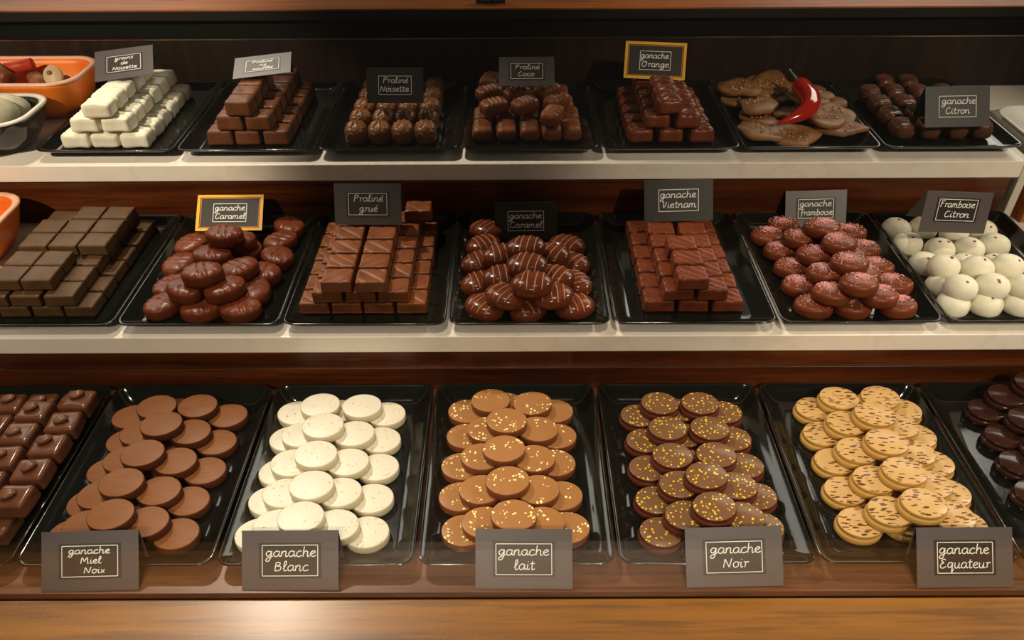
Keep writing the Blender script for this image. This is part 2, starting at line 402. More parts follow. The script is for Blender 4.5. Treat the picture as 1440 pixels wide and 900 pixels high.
# ------------------------------------------------------------------ piles
ORD = ['front', 'second', 'third', 'fourth', 'fifth', 'sixth', 'seventh', 'eighth', 'ninth']
LAY = ['bottom', 'second', 'third', 'fourth']
class Pile:
    """pieces of one tray: (layer, x, y, rz, mesh) ; labelled by layer, row from the front, place from the left"""
    def __init__(s, key, name, desc, group, h, rx, ry, cat='chocolate'):
        s.key, s.name, s.desc, s.group, s.h, s.rx, s.ry, s.cat, s.P = key, name, desc, group, h, rx, ry, cat, []
        s.z0 = floor_z(key)
    def px(s, layer, x, y, rz=0, tilt=(0, 0)):
        p = spot(x, y, s.z0+s.h*(layer+1)); s.P.append([layer, p.x, p.y, rz, tilt])
    def at(s, layer, x, y, rz=0, tilt=(0, 0)): s.P.append([layer, x, y, rz, tilt])
    def relax(s, it=120, bounds=None):
        for _ in range(it):
            for i, a in enumerate(s.P):
                for b in s.P[i+1:]:
                    if a[0] != b[0]: continue
                    dx, dy = (b[1]-a[1])/s.rx, (b[2]-a[2])/s.ry; d = math.hypot(dx, dy)
                    if d < 2.03:
                        k = (2.03-d)/2/max(d, 1e-3); a[1] -= dx*k*s.rx*.5; a[2] -= dy*k*s.ry*.5; b[1] += dx*k*s.rx*.5; b[2] += dy*k*s.ry*.5
            if bounds:
                for a in s.P: a[1] = min(max(a[1], bounds[0]), bounds[1]); a[2] = min(max(a[2], bounds[2]), bounds[3])
    def supports(s, need=.55):
        top = max(p[0] for p in s.P)
        for ly in range(top, 0, -1):
            for a in [p for p in s.P if p[0] == ly]:
                lower = [p for p in s.P if p[0] == ly-1]
                ds = sorted(math.hypot((p[1]-a[1])/s.rx, (p[2]-a[2])/s.ry) for p in lower)
                if len([d for d in ds if d < 1.7]) >= 2: continue
                if not ds or ds[0] > 1.0:
                    best = None                              # a free place beneath
                    for q in range(200):
                        rr_ = .9*math.sqrt(q/200); an = q*2.4
                        x, y = a[1]+rr_*s.rx*c_(an), a[2]+rr_*s.ry*s_(an)
                        if all(math.hypot((p[1]-x)/s.rx, (p[2]-y)/s.ry) > 2.0 for p in lower): best = (x, y); break
                    if best: s.P.append([ly-1, best[0], best[1], a[3], (0, 0)])
    def build(s, meshes, jit=.03, jz=0., post=None, layer_h=None):
        lh = layer_h or s.h; res = []
        nl = max(p[0] for p in s.P)+1
        for ly in range(nl):
            ps = sorted([p for p in s.P if p[0] == ly], key=lambda p: p[2]); rows = []
            for p in ps:
                if rows and p[2]-rows[-1][-1][2] < s.ry*.55 and p[2]-rows[-1][0][2] < s.ry*1.2: rows[-1].append(p)
                else: rows.append([p])
            for ri, row in enumerate(rows):
                row.sort(key=lambda p: p[1])
                for ci, p in enumerate(row):
                    me = random.choice(meshes); rz = p[3]+random.uniform(-jit, jit)
                    o = link(s.name, me, (p[1], p[2], s.z0+lh*ly+ZO+.0001), (p[4][0], p[4][1], rz))
                    lay = f', {LAY[ly]} layer' if nl > 1 else ''
                    rw = 'front row' if ri == 0 else ('back row' if ri == len(rows)-1 else f'{ORD[ri]} row from front')
                    pos = '' if len(row) == 1 else (', leftmost' if ci == 0 else (', rightmost' if ci == len(row)-1 else f', {ORD[ci]} from left'))
                    tag(o, f'{s.desc}{lay}, {rw}{pos}', s.cat, s.group)
                    if post: post(o, p, ly)
                    res.append(o)
        return res
    def lattice(s, layer, xs, y0, n, pitch):
        for x in xs:
            for j in range(n): s.at(layer, x+random.uniform(-.0004, .0004), y0+j*pitch+random.uniform(-.0003, .0003))

def flat_disc(name, rx, ry, h, m, lip=0.):
    e = .0008
    if lip: prof = [(.94, 0), (.99, h*.08), (1, h*.25), (1, h*.45), (.965, h*.57), (.905, h*.62), (.905, h*.66), (.930, h*.74), (.935, h*.9), (.925, h-.0002), (.905, h)]
    else: prof = [(.94, 0), (.985, e*.7), (1, h*.3), (1, h*.7), (.99, h-e*.5), (.965, h-e*.1), (.94, h)]
    vs, fs = lathe(prof, 44, rx, ry)
    me = mesh(name, vs, fs, m); return me
def C(ox, oy, L_): return [(l, ox+a/4, oy+b/4) for l, a, b in L_]

DISC = dict(rx=.0178, ry=.0150)
def disc_tray(name, desc, group, ox, oy, data, m, h=.0082, lip=0, key='B', extra=(), rx=.0178, ry=.0150, bounds=None):
    p = Pile(key, name, desc, group, h, rx, ry)
    for l, x, y in C(ox, oy, data): p.px(l, x, y, 0)
    for e in extra: p.at(*e)
    p.relax(bounds=bounds); p.supports()
    me = [flat_disc(name, rx, ry, h-.0002, m, lip)]
    return p.build(me, jit=.12)

# bottom shelf, left to right -----------------------------------------------------------------
# squares topped by a coffee bean
def ridge0(x, y, q): return 0
me_sq = bricks('bean_square', .0272, .0252, .0142, .0030, 'choc_bean', k=3, amp=.0005, draft=.08, foot=.0006)
def bean_mesh():
    vs, fs = lathe([(.3, 0), (.8, .2), (1, .5), (.85, .8), (.5, .96), (.15, 1.)], 20, .0064, .0046)
    vv = []
    for x, y, z in vs: vv.append((x, y, z*.0048 - (.0012*math.exp(-(y/.0006)**2) if z > .4 else 0)))
    return mesh('coffee_bean', vv, fs, 'bean')
BEAN = bean_mesh()
p = Pile('B', 'bean_square', 'brown square with coffee bean', 'bean-topped squares on the bottom shelf', .0142, .0142, .0131)
for yy in range(5): p.at(1, -.392+.0008*yy, .3905+yy*.0272-.0, .03)
for yy in range(4): p.at(1, -.4215, .4045+yy*.0272, .03)
for yy in range(6):
    for xx in (-.4035, -.4330, -.4625): p.at(0, xx, .376+yy*.0268)
p.P = [q for q in p.P if q[1] > -.49]
def bean_post(o, q, ly):
    b = link('coffee_bean', BEAN, (random.uniform(-.003, .001), random.uniform(-.001, .003), .0137), (0, 0, random.uniform(.2, 1.0)), o)
p.build(me_sq, jit=.06, post=bean_post)

disc_tray('chocolate_disc', 'plain matt brown disc', 'plain brown discs', 0, 525,
    [(0, 740, 250), (1, 880, 185), (1, 1110, 180), (0, 1280, 235), (0, 715, 370), (1, 790, 330), (2, 905, 280), (1, 1070, 325), (0, 1215, 385),
     (0, 610, 545), (1, 700, 480), (2, 800, 445), (1, 985, 490), (0, 1150, 545), (0, 500, 730), (1, 560, 680), (2, 680, 610), (1, 890, 660), (0, 1055, 715),
     (0, 400, 900), (1, 480, 850), (2, 620, 790), (1, 820, 830), (0, 990, 900)], 'disc_plain', .0085)
disc_tray('chocolate_disc', 'cream white disc with faint blotches', 'cream white discs', 300, 525,
    [(0, 470, 220), (1, 600, 175), (1, 835, 180), (0, 970, 225), (0, 430, 365), (1, 500, 340), (2, 615, 290), (1, 790, 335), (0, 940, 370),
     (0, 375, 550), (1, 440, 500), (2, 575, 450), (1, 755, 495), (0, 925, 525), (0, 320, 715), (1, 400, 670), (2, 550, 625), (1, 710, 665), (0, 890, 700),
     (0, 250, 900), (1, 350, 850), (2, 490, 805), (1, 690, 850), (0, 860, 890)], 'disc_white', .0085)
disc_tray('chocolate_disc', 'milk chocolate disc with gold flakes', 'gold-flecked milk discs', 560, 525,
    [(0, 390, 210), (1, 520, 150), (1, 755, 165), (0, 875, 210), (0, 385, 350), (1, 500, 310), (2, 610, 262), (1, 785, 310), (0, 890, 350),
     (0, 360, 520), (1, 470, 465), (2, 595, 420), (1, 765, 475), (0, 880, 500), (0, 350, 690), (1, 465, 650), (2, 615, 600), (1, 785, 650), (0, 915, 685),
     (0, 370, 880), (1, 485, 835), (2, 650, 795), (1, 810, 835), (0, 950, 865)], 'disc_milk', .0085)
disc_tray('chocolate_disc', 'dark disc with yellow specks', 'yellow-speckled dark discs', 820, 525,
    [(0, 315, 235), (1, 435, 165), (1, 655, 165), (0, 790, 215), (0, 350, 375), (1, 480, 305), (1, 710, 305), (0, 840, 365),
     (0, 370, 530), (1, 505, 460), (1, 750, 455), (0, 905, 515), (0, 410, 710), (1, 545, 625), (2, 695, 570), (1, 865, 630), (0, 975, 690),
     (0, 440, 890), (1, 580, 790), (2, 740, 745), (1, 900, 800), (0, 1010, 860)], 'disc_noir', .0100, 1)
disc_tray('chocolate_disc', 'tan disc with brown dashes', 'tan dashed discs', 1080, 525,
    [(0, 265, 195), (1, 405, 135), (1, 630, 130), (0, 760, 210), (0, 310, 335), (1, 445, 275), (2, 605, 225), (1, 740, 300), (0, 830, 340),
     (0, 380, 490), (1, 505, 430), (2, 670, 380), (1, 820, 430), (0, 930, 500), (0, 440, 655), (1, 600, 590), (2, 770, 545), (1, 910, 620), (0, 1020, 670),
     (0, 520, 835), (1, 690, 770), (2, 880, 725), (1, 1040, 800), (0, 1110, 850)], 'disc_caramel', .0102, 1, rx=.0184, ry=.0154)
disc_tray('chocolate_disc', 'glossy plain dark disc', 'glossy dark discs', 1080, 525,
    [(0, 1235, 200), (1, 1350, 120), (2, 1500, 50), (0, 1335, 350), (1, 1465, 250), (0, 1420, 500), (1, 1560, 400), (0, 1510, 670), (0, 1480, 130)], 'choc_glossy', .0100, 1)

# middle shelf ---------------------------------------------------------------------------------
me = bricks('cocoa_square', .0278, .0250, .0118, .0015, 'choc_square', k=3, amp=.0003, draft=.03)
p = Pile('M', 'cocoa_square', 'dark matt cocoa-dusted square', 'cocoa squares on the left of the middle shelf', .0120, .0143, .0130)
p.lattice(0, (-.4920, -.4625, -.4315, -.4015), .5805, 6, .0268); p.lattice(1, (-.4780, -.4470, -.4160), .5805, 6, .0265)
for x in (-.4655, -.4368):
    for y in (.5895, .6155): p.at(2, x, y)
for x in (-.4680, -.4390, -.4100):
    for y in (.6480, .6745): p.at(2, x, y)
for x in (-.4390, -.4100): p.at(2, x, .7010)
p.build(me, jit=.015)

# half-moon ovals with ridges
rib1 = lambda x, y, z, q: (.0011*abs(s_(x*430+y*150+q))-.0011)*min(1, max(0, (z-.006)/.004))
me = lens('half_moon_chocolate', .0192, .0148, .0140, 'choc_red', k=3, rib=rib1, power=4.2, base=.42, n=64)
p = Pile('M', 'half_moon_chocolate', 'reddish brown half-moon chocolate with ridged top', 'half-moon chocolates', .0140, .0182, .0146)
for l, x, y, rz in [(0, 228, 420, .9), (0, 284, 426, .2), (0, 336, 425, .1), (0, 240, 395, .8), (0, 357, 398, 1.9), (1, 258, 398, -.6), (1, 313, 397, .6), (2, 282, 375, .1),
                    (0, 250, 365, 1.3), (1, 296, 350, -.1), (1, 334, 370, .7), (0, 371, 375, -.4), (0, 268, 336, 1.1), (2, 313, 321, -.1), (0, 352, 342, -.6), (0, 382, 352, -.7),
                    (0, 392, 330, .9), (0, 402, 316, -.7)]:
    p.px(l, x, y, rz)
p.relax(bounds=(-.339, -.23, .570, .716)); p.supports(); p.build(me, layer_h=.0136)

def scratch(x, y, q):
    t = (x*.8+y*(1.0 if q != 1 else -.9)); return -.0007*max(0, s_(t*(560 if q < 2 else 420)+q))**4
me = bricks('flat_brick', .0282, .0236, .0122, .0018, 'choc_log', ridge=scratch, k=3, n=18, amp=.0003, draft=.04, foot=.0004)
p = Pile('M', 'flat_brick', 'flat brown brick with slanting lines', 'slant-lined bricks behind the middle shelf', .0125, .0148, .0124)
p.lattice(0, (-.1852, -.1552, -.1252, -.0952), .5825, 6, .0250); p.lattice(1, (-.1715, -.1408, -.1105), .5835, 6, .0250); p.lattice(2, (-.1615, -.1302), .5815, 5, .0250)
p.at(2, -.099, .7085); p.build(me, jit=.02)

# drizzled ovals
me = lens('drizzled_oval', .0198, .0160, .0142, 'choc_oval', k=2, power=2.5, base=.30, amp=.0002)
def oval_z(x, y, rx=.0198, ry=.0160, h=.0142, power=2.5, base=.30):
    r = min(1, math.hypot(x/rx, y/ry)); z1 = h*base; return z1+(h-z1)*(max(0, 1-r**power))**(1/power)
def drizzle_mesh(seed):
    rnd = random.Random(seed); vs, fs = [], []
    for x0 in (-.0095, -.003, .0035, .010):
        x0 += rnd.uniform(-.001, .001); sl = rnd.uniform(.15, .3); pts = []
        for i in range(19):
            y = -.0155+.0310*i/18; x = x0+sl*y
            if math.hypot(x/.0198, y/.0160) < .97: pts.append(Vector((x, y, oval_z(x, y)+.0002)))
        if len(pts) < 3: continue
        b = len(vs)
        for q in pts:
            for dx, dz in ((-.0006, -.0004), (-.0003, .0004), (.0003, .0004), (.0006, -.0004)): vs.append((q.x+dx, q.y, q.z+dz))
        for i in range(len(pts)-1):
            for k in range(3): fs.append((b+4*i+k, b+4*i+k+1, b+4*i+k+5, b+4*i+k+4))
    return mesh('drizzle', vs, fs, 'drizzle')
DZ = [drizzle_mesh(k) for k in range(3)]
p = Pile('M', 'drizzled_oval', 'glossy brown oval with tan drizzle', 'drizzled ovals', .0142, .0184, .0152)
for l, a, b, rz in [(0, 335, 270, -.5), (0, 320, 350, .7), (0, 300, 440, .5), (0, 300, 560, .5), (1, 420, 400, .4), (1, 425, 520, .35), (2, 560, 355, 0), (2, 570, 465, -.1), (2, 590, 580, .1),
                    (1, 700, 400, -.3), (0, 790, 350, -.4), (0, 815, 450, -.5), (1, 720, 525, -.3), (0, 830, 560, -.9), (0, 325, 690, -.5), (1, 440, 640, -.5), (0, 575, 725, .7), (1, 715, 645, .25), (0, 835, 690, .5)]:
    p.px(l, 600+a/4, 250+b/4-2, rz, (random.uniform(-.05, .05), random.uniform(-.06, .06)))
p.relax(bounds=(-.038, .067, .572, .715)); p.supports()
p.build(me, layer_h=.0136, post=lambda o, q, ly: link('drizzle', random.choice(DZ), parent=o))

me = bricks('lined_block', .0288, .0238, .0128, .0026, 'choc_red', ridge=lambda x, y, q: -.0010*max(0, s_((x*.75+y)*700+q))**3, k=3, n=18, amp=.0005, draft=.06, foot=.0010)
p = Pile('M', 'lined_block', 'reddish brown block with grooved top', 'reddish grooved blocks', .0130, .0152, .0125)
p.lattice(0, (.1352, .1672, .1992), .5835, 6, .0250); p.lattice(1, (.1515, .1835), .5835, 5, .0250)
for j, x in enumerate((.1632, .1640, .1628)): p.at(2, x, .5825+j*.0262)
p.build(me, jit=.05)

# sugared ovals
me = lens('sugared_oval', .0178, .0148, .0125, 'choc_red', k=2, power=3.6, base=.38, amp=.0004)
def sugar_mesh(seed, n, rx, ry, zf, spread=1.):
    rnd = random.Random(seed); vs, fs = [], []; cx, cy = rnd.uniform(-.004, .004)*spread, rnd.uniform(.001, .005)*spread
    for k in range(n):
        for _ in range(20):
            if rnd.random() < .78: x, y = cx+rnd.gauss(0, .0045), cy+rnd.gauss(0, .0035)
            else: x, y = rnd.uniform(-rx, rx), rnd.uniform(-ry, ry)
            if (x/rx)**2+(y/ry)**2 < .92: break
        z = zf(x, y)+.0003; s = rnd.uniform(.00035, .00075); b = len(vs)
        for dx, dy, dz in ((s, 0, -.3*s), (-.5*s, .87*s, -.3*s), (-.5*s, -.87*s, -.3*s), (0, 0, 1.1*s)): vs.append((x+dx, y+dy, z+dz))
        fs += [(b, b+1, b+3), (b+1, b+2, b+3), (b+2, b, b+3)]
    return mesh('sugar', vs, fs, 'sugar', False)
SG = [sugar_mesh(k, 260, .0170, .0140, lambda x, y: oval_z(x, y, .0178, .0148, .0125, 3.6, .38)) for k in range(5)]
p = Pile('M', 'sugared_oval', 'brown oval sprinkled with pink sugar', 'pink-sugared ovals', .0125, .0166, .0146)
for l, a, b in [(0, 45, 205), (0, 20, 285), (0, 75, 385), (0, 140, 480), (0, 190, 580), (0, 265, 690), (2, 310, 250), (1, 185, 310), (2, 410, 335), (0, 465, 280), (1, 270, 405), (2, 470, 445), (0, 540, 375),
                (1, 335, 510), (0, 620, 480), (2, 525, 570), (1, 365, 620), (0, 690, 560), (1, 640, 640), (0, 740, 690), (0, 500, 715), (0, 360, 330), (0, 590, 560)]:
    p.px(l, 1080+a/4, 250+b/4, random.uniform(-.3, .3), (random.uniform(-.07, .03), random.uniform(-.06, .06)))
p.relax(bounds=(.262, .366, .572, .716)); p.supports()
p.build(me, layer_h=.0123, post=lambda o, q, ly: tag(link('sugar', random.choice(SG), parent=o), kind='stuff'))
x, y = tray_center('M', 5)
rnd = random.Random(5); vs, fs = [], []
for k in range(420):
    a, b = rnd.uniform(-.052, .052), rnd.uniform(-.075, .078); s = rnd.uniform(.00022, .0005); q = len(vs)
    for dx, dy, dz in ((s, 0, 0), (-.5*s, .87*s, 0), (-.5*s, -.87*s, 0), (0, 0, 1.2*s)): vs.append((a+dx, b+dy, dz))
    fs += [(q, q+1, q+3), (q+1, q+2, q+3), (q+2, q, q+3)]
tag(put('sugar_grains', mesh('sugar_grains', vs, fs, 'sugar', False), x, y, floor_z('M')+.0001), 'pink sugar grains scattered on the tray of sugared ovals', 'sugar', kind='stuff')

# white domes with raspberry bits
me = lens('white_dome', .0150, .0138, .0185, 'white_choc', k=3, power=2.2, base=.3, amp=.0005)
rb, rf = lathe([(.8, 0), (1, .4), (.6, 1)], 7, .0019, .0013); RB = mesh('raspberry_bit', [(x, y, z*.0009) for x, y, z in rb], rf, 'raspberry')
p = Pile('M', 'white_dome', 'white chocolate dome with raspberry bit', 'white domes', .0185, .0150, .0140)
for l, a, b in [(0, 735, 235), (0, 830, 320), (0, 985, 345), (0, 1140, 345), (0, 1230, 255), (0, 1275, 315), (0, 900, 430), (1, 1035, 425), (1, 1205, 435), (1, 1370, 425), (0, 1000, 550), (1, 1140, 540), (1, 1310, 535),
                (1, 1455, 540), (0, 1130, 670), (0, 1285, 668), (0, 1435, 665), (0, 860, 230), (0, 1120, 440), (0, 1060, 250), (0, 1300, 440), (0, 1220, 560), (0, 1380, 560), (0, 1590, 665)]:
    p.px(l, 1080+a/4, 250+b/4, random.uniform(-.3, .3))
p.relax(bounds=(.407, .520, .574, .716)); p.supports()
def rasp(o, q, ly):
    for k in range(random.choice((1, 1, 1, 2))):
        x, y = random.uniform(-.005, .005), random.uniform(-.008, .001); link('raspberry_bit', RB, (x, y, oval_z(x, y, .0150, .0138, .0185, 2.2, .3)-.0002), (0, 0, random.uniform(0, 3)), o)
p.build(me, layer_h=.0150, post=rasp)

# top shelf -------------------------------------------------------------------------------------
me = bricks('white_brick', .0305, .0236, .0176, .0040, 'white_choc', ridge=lambda x, y, q: .0024*abs(s_((y+.15*x)*430+q))*max(0, 1-abs(x)/.018), k=3, n=14, amp=.0009, draft=.06)
p = Pile('T', 'white_brick', 'white chocolate brick with rippled top', 'white bricks on the top shelf', .0175, .0158, .0125)
p.lattice(0, (-.4725, -.4405, -.4085), .7865, 6, .0252); p.lattice(1, (-.4570, -.4235), .7860, 6, .0252); p.lattice(2, (-.4375,), .7840, 5, .0252)
p.build(me, jit=.04)
me = bricks('milk_brick', .0285, .0238, .0172, .0030, 'choc_soft', ridge=lambda x, y, q: -.0004*max(0, s_(x*400+q))**4, k=3, n=8, amp=.0005, draft=.07)
p = Pile('T', 'milk_brick', 'smooth brown brick with rounded edges', 'smooth bricks on the top shelf', .0172, .0146, .0123)
p.lattice(0, (-.3180, -.2876, -.2570), .7925, 6, .0248); p.lattice(1, (-.3035, -.2725), .7920, 6, .0248); p.lattice(2, (-.2895,), .7890, 4, .0248)
p.build(me, jit=.04)
# shells
def shell_rib(x, y, z, q):
    a = math.atan2(y+.016, x); return .0009*s_(a*26)*max(0, min(1, z/.010))
me = lens('fan_shell', .0128, .0156, .0205, 'choc_gold', k=2, rib=shell_rib, n=56, power=2.5, base=.35, amp=.0002)
p = Pile('T', 'fan_shell', 'golden brown shell chocolate ribbed like a fan', 'fan-ribbed shells on the top shelf', .0200, .0122, .0152)
p.lattice(0, (-.1715, -.1460, -.1210, -.0960), .7960, 5, .0318); p.build(me, jit=.12)
# ridged logs (long axis along local y)
me = bricks('ridged_log', .0225, .0320, .0180, .0070, 'choc_log', ridge=lambda x, y, q: .0010*s_(y*1150+x*60), k=2, n=20, amp=.0003, draft=.04)
p = Pile('T', 'ridged_log', 'brown log chocolate with crosswise ridges', 'ridged logs on the top shelf', .0180, .0122, .0160)
for x in (-.0335, -.0075, .0185, .0640): p.at(0, x, .7995)
for x in (-.0335, -.0075, .0185, .0640): p.at(0, x, .8335)
for x in (-.0290, -.0020, .0250, .0600): p.at(0, x, .8675)
for x in (-.0290, -.0020, .0250, .0560): p.at(0, x, .9015)
for x, y, rz in ((.0430, .7955, -.35), (-.0205, .8210, -1.05), (.0135, .8235, -.85), (.0490, .8330, -.75), (-.0270, .8600, -1.0), (.0050, .8560, -.95), (.0400, .8640, -.85), (-.0270, .8950, -.3)): p.at(1, x, y, rz)
p.at(0, .0425, .7985)
p.build(me, jit=.05)
# leaf-veined bricks
me = bricks('leaf_brick', .0285, .0245, .0170, .0048, 'choc_red', ridge=lambda x, y, q: -.0012*max(0, s_((abs(x)*.9+y)*650+q))**3, k=3, n=12, amp=.0006, draft=.09)
p = Pile('T', 'leaf_brick', 'dark brown brick with leaf-veined top', 'leaf-veined bricks on the top shelf', .0170, .0150, .0127)
p.lattice(0, (.1380, .1710, .2040), .7920, 5, .0262); p.lattice(1, (.1550, .1880), .7915, 5, .0262); p.lattice(2, (.1660,), .7890, 3, .0262)
p.build(me, jit=.10)
# ribbed barrels
me = bricks('ribbed_barrel', .0235, .0300, .0200, .0085, 'choc_barrel', ridge=lambda x, y, q: .0009*s_(y*1500+x*120+q), k=2, n=22, amp=.0002, draft=.03)
p = Pile('T', 'ribbed_barrel', 'dark glossy ribbed barrel-shaped chocolate', 'ribbed barrels on the top shelf', .0200, .0124, .0158)
p.lattice(0, (.4265, .4555, .4845, .5125), .7975, 4, .0325); p.at(0, .4555, .9275); p.at(0, .4845, .9275)
p.build(me, jit=.12)

# shards and chilli
def shard_mesh(seed):
    rnd = random.Random(seed); n = 22; pts = []; ph = rnd.uniform(0, 6); e = rnd.uniform(.75, .95)
    for k in range(n):
        a = 2*math.pi*k/n; r = .0265*(1+.12*s_(2*a+ph)+.10*s_(3*a+ph*2)+.06*s_(5*a+ph*3)+rnd.uniform(-.06, .06)); pts.append((r*c_(a), r*e*s_(a)))
    z = lambda x, y: .0009*s_(x*130+ph)+.0007*s_(y*160+ph)
    rings = []
    for s, zz in ((.97, 0), (1, .0012), (1, .0036), (.96, .0045)): rings.append([(x*s, y*s, zz+z(x, y)*s+.0014) for x, y in pts])
    for s in (.7, .4, .15): rings.append([(x*s, y*s, .0048+z(x*s, y*s)+.0014) for x, y in pts])
    vs, fs = loft(rings); vs = [(a, b, max(0, c)) for a, b, c in vs]
    return mesh('nut_shard', vs, fs, 'shard'), z
def bits_mesh(name, seed, z, n, m, smin, smax):
    rnd = random.Random(seed); vs, fs = [], []
    for k in range(n):
        r, a = .017*math.sqrt(rnd.random()), rnd.uniform(0, 6.28); x, y = r*c_(a), r*.8*s_(a); s = rnd.uniform(smin, smax); b = len(vs); zz = .0068+z(x, y); t = rnd.uniform(0, 6)
        for q, dz in ((0, 0), (2.1, 0), (4.2, 0)): vs.append((x+s*c_(t+q), y+s*.7*s_(t+q), zz+dz))
        for q in (0.3, 2.4, 4.5): vs.append((x+.6*s*c_(t+q), y+.5*s*s_(t+q), zz+s*.8))
        fs += [(b, b+1, b+4, b+3), (b+1, b+2, b+5, b+4), (b+2, b, b+3, b+5), (b+3, b+4, b+5)]
    return mesh(name, vs, fs, m, False)
SH = []
for k in range(4):
    me_, z_ = shard_mesh(k+20); SH.append((me_, bits_mesh('nut_bits', k, z_, 20, 'nut', .0009, .0018), bits_mesh('chilli_flakes', k+9, z_, 30, 'chilli_flake', .0005, .0011)))
spots = [(0, 1048, 184), (0, 1116, 188), (0, 1186, 181), (0, 1070, 163), (0, 1172, 150), (0, 1044, 140), (0, 1028, 122), (0, 1120, 160), (0, 1155, 128), (0, 1195, 165),
         (1, 1066, 148), (1, 1083, 117), (1, 1140, 140), (0, 1100, 128), (1, 1160, 166), (0, 1062, 113), (1, 1040, 128)]
pl = []
for l, x, y in spots:
    q = spot(x, y, floor_z('T')+.006*(l+1)); pl.append([l, q.x, q.y])
pl.sort(key=lambda q: (q[0], q[2])); cnt = {}
for k, (l, x, y) in enumerate(pl):
    me_, nb, cf = SH[k % 4]; rz = random.uniform(0, 6.28)
    o = put('nut_shard', me_, min(max(x, .272), .362), min(y, .925), floor_z('T')+.0003+.0072*l+.0016*(k % 4), rot=(random.uniform(.02, .16), random.uniform(-.12, .12), rz))
    tag(link('nut_bits', nb, parent=o), kind='stuff'); tag(link('chilli_flakes', cf, parent=o), kind='stuff')
    side = 'left' if x < .268 else ('middle' if x < .315 else 'right'); dep = 'front' if y < .82 else ('centre' if y < .88 else 'back')
    cnt.setdefault((l, side, dep), []).append(o)
for (l, side, dep), os_ in cnt.items():
    for n_, o in enumerate(os_):
        extra = '' if len(os_) == 1 else f', {["nearest", "second nearest", "third nearest", "fourth nearest", "fifth nearest"][n_]} there'
        tag(o, f'{"upper" if l else "lower"} nut-sprinkled shard, {dep} {side} of the chilli tray{extra}', 'chocolate shard', 'nut-sprinkled shards')
def tube(name, pts, rads, m, n=14, parent=None, world=True):
    P = [Vector(q) for q in pts]; vs, fs = [], []
    # Catmull-Rom resample
    Q, Rr = [], []
    for i in range(len(P)-1):
        a = P[max(0, i-1)]; b = P[i]; c = P[i+1]; d = P[min(len(P)-1, i+2)]
        for k in range(6):
            t = k/6; Q.append(.5*((2*b)+(c-a)*t+(2*a-5*b+4*c-d)*t*t+(3*b-a-3*c+d)*t**3)); Rr.append(rads[i]*(1-t)+rads[i+1]*t)
    Q.append(P[-1]); Rr.append(rads[-1])
    up = Vector((0, 0, 1))
    for i, q in enumerate(Q):
        tdir = (Q[min(i+1, len(Q)-1)]-Q[max(i-1, 0)]).normalized(); sd = tdir.cross(up)
        if sd.length < .05: sd = tdir.cross(Vector((0, 1, 0)))
        sd.normalize(); u2 = sd.cross(tdir)
        for k in range(n):
            a = 2*math.pi*k/n; vs.append(q+sd*(Rr[i]*c_(a))+u2*(Rr[i]*s_(a)))
    for i in range(len(Q)-1):
        for k in range(n): fs.append((i*n+k, i*n+(k+1) % n, (i+1)*n+(k+1) % n, (i+1)*n+k))
    fs.append(tuple(range(n))[::-1]); fs.append(tuple((len(Q)-1)*n+k for k in range(n)))
    return mesh(name, vs, fs, m)
zc = floor_z('T')+.023
cp = [spot(a, b, zc+dz) for a, b, dz in ((1124, 117, .004), (1127, 122, .004), (1139, 138, .003), (1138, 152, .001), (1126, 161, -.002), (1110, 168, -.005), (1093, 174, -.008))]
o0 = cp[3].copy(); o0.z = zc
ch = put('red_chilli', tube('red_chilli', [q-o0 for q in cp], [.0070, .0105, .0112, .0100, .0078, .0045, .0010], 'chilli', 18), o0.x, o0.y, o0.z)
tag(ch, 'glossy red chilli pepper curled on top of the nut shards', 'chilli')
st = [spot(a, b, zc+dz) for a, b, dz in ((1121, 112, .007), (1114, 103, .012), (1110, 97, .016))]
link('stem', tube('stem', [q-o0 for q in st], [.0022, .0012, .0014], 'stem', 8), parent=ch)

# ------------------------------------------------------------------ bowls on the left
def bowl(key, xr, yb, xf_len, ylen, z0, h, m, mrim, label):
    """square bowl with rounded corners; xr = right rim, yb = back rim"""
    hx, hy = xf_len/2, ylen/2; cx, cy = xr-hx, yb-hy; r = .030
    R = lambda off, z: ring_round(hx-off, hy-off, max(.006, r-off*.4), z, 8)
    rings = [R(.026, 0), R(.018, .002), R(.008, h*.4), R(.0015, h*.9), R(.0005, h-.0012), R(.0060, h-.0012), R(.0075, h*.85), R(.0130, h*.4), R(.0230, .008), R(.034, .006)]
    vs, fs = loft(rings); o = put('serving_bowl', mesh('serving_bowl', vs, fs, m), cx, cy, z0)
    rim = [R(.0000, h-.0012), R(-.0002, h-.0002), R(.0012, h+.0010), R(.0045, h+.0010), R(.0062, h-.0002), R(.0060, h-.0012)]
    vs, fs = loft(rim, False, False); link('rim', mesh('rim', vs, fs, mrim), parent=o)
    tag(o, label, 'bowl', 'square bowls at the left end'); return o, cx, cy
bowl('T', -.4955, .937, .16, .095, -.3698, .048, 'orange', 'orange_rim', 'orange square bowl of sliced sweets at the back left of the top shelf')
bowl('T', -.5120, .840, .16, .092, -.3698, .040, 'bowl_dark', 'bowl_rim', 'dark glazed bowl with pale rim of white sweets, top shelf')
bowl('M', -.5120, .730, .16, .100, -.4408, .046, 'orange', 'orange_rim', 'orange square bowl at the left end of the middle shelf')
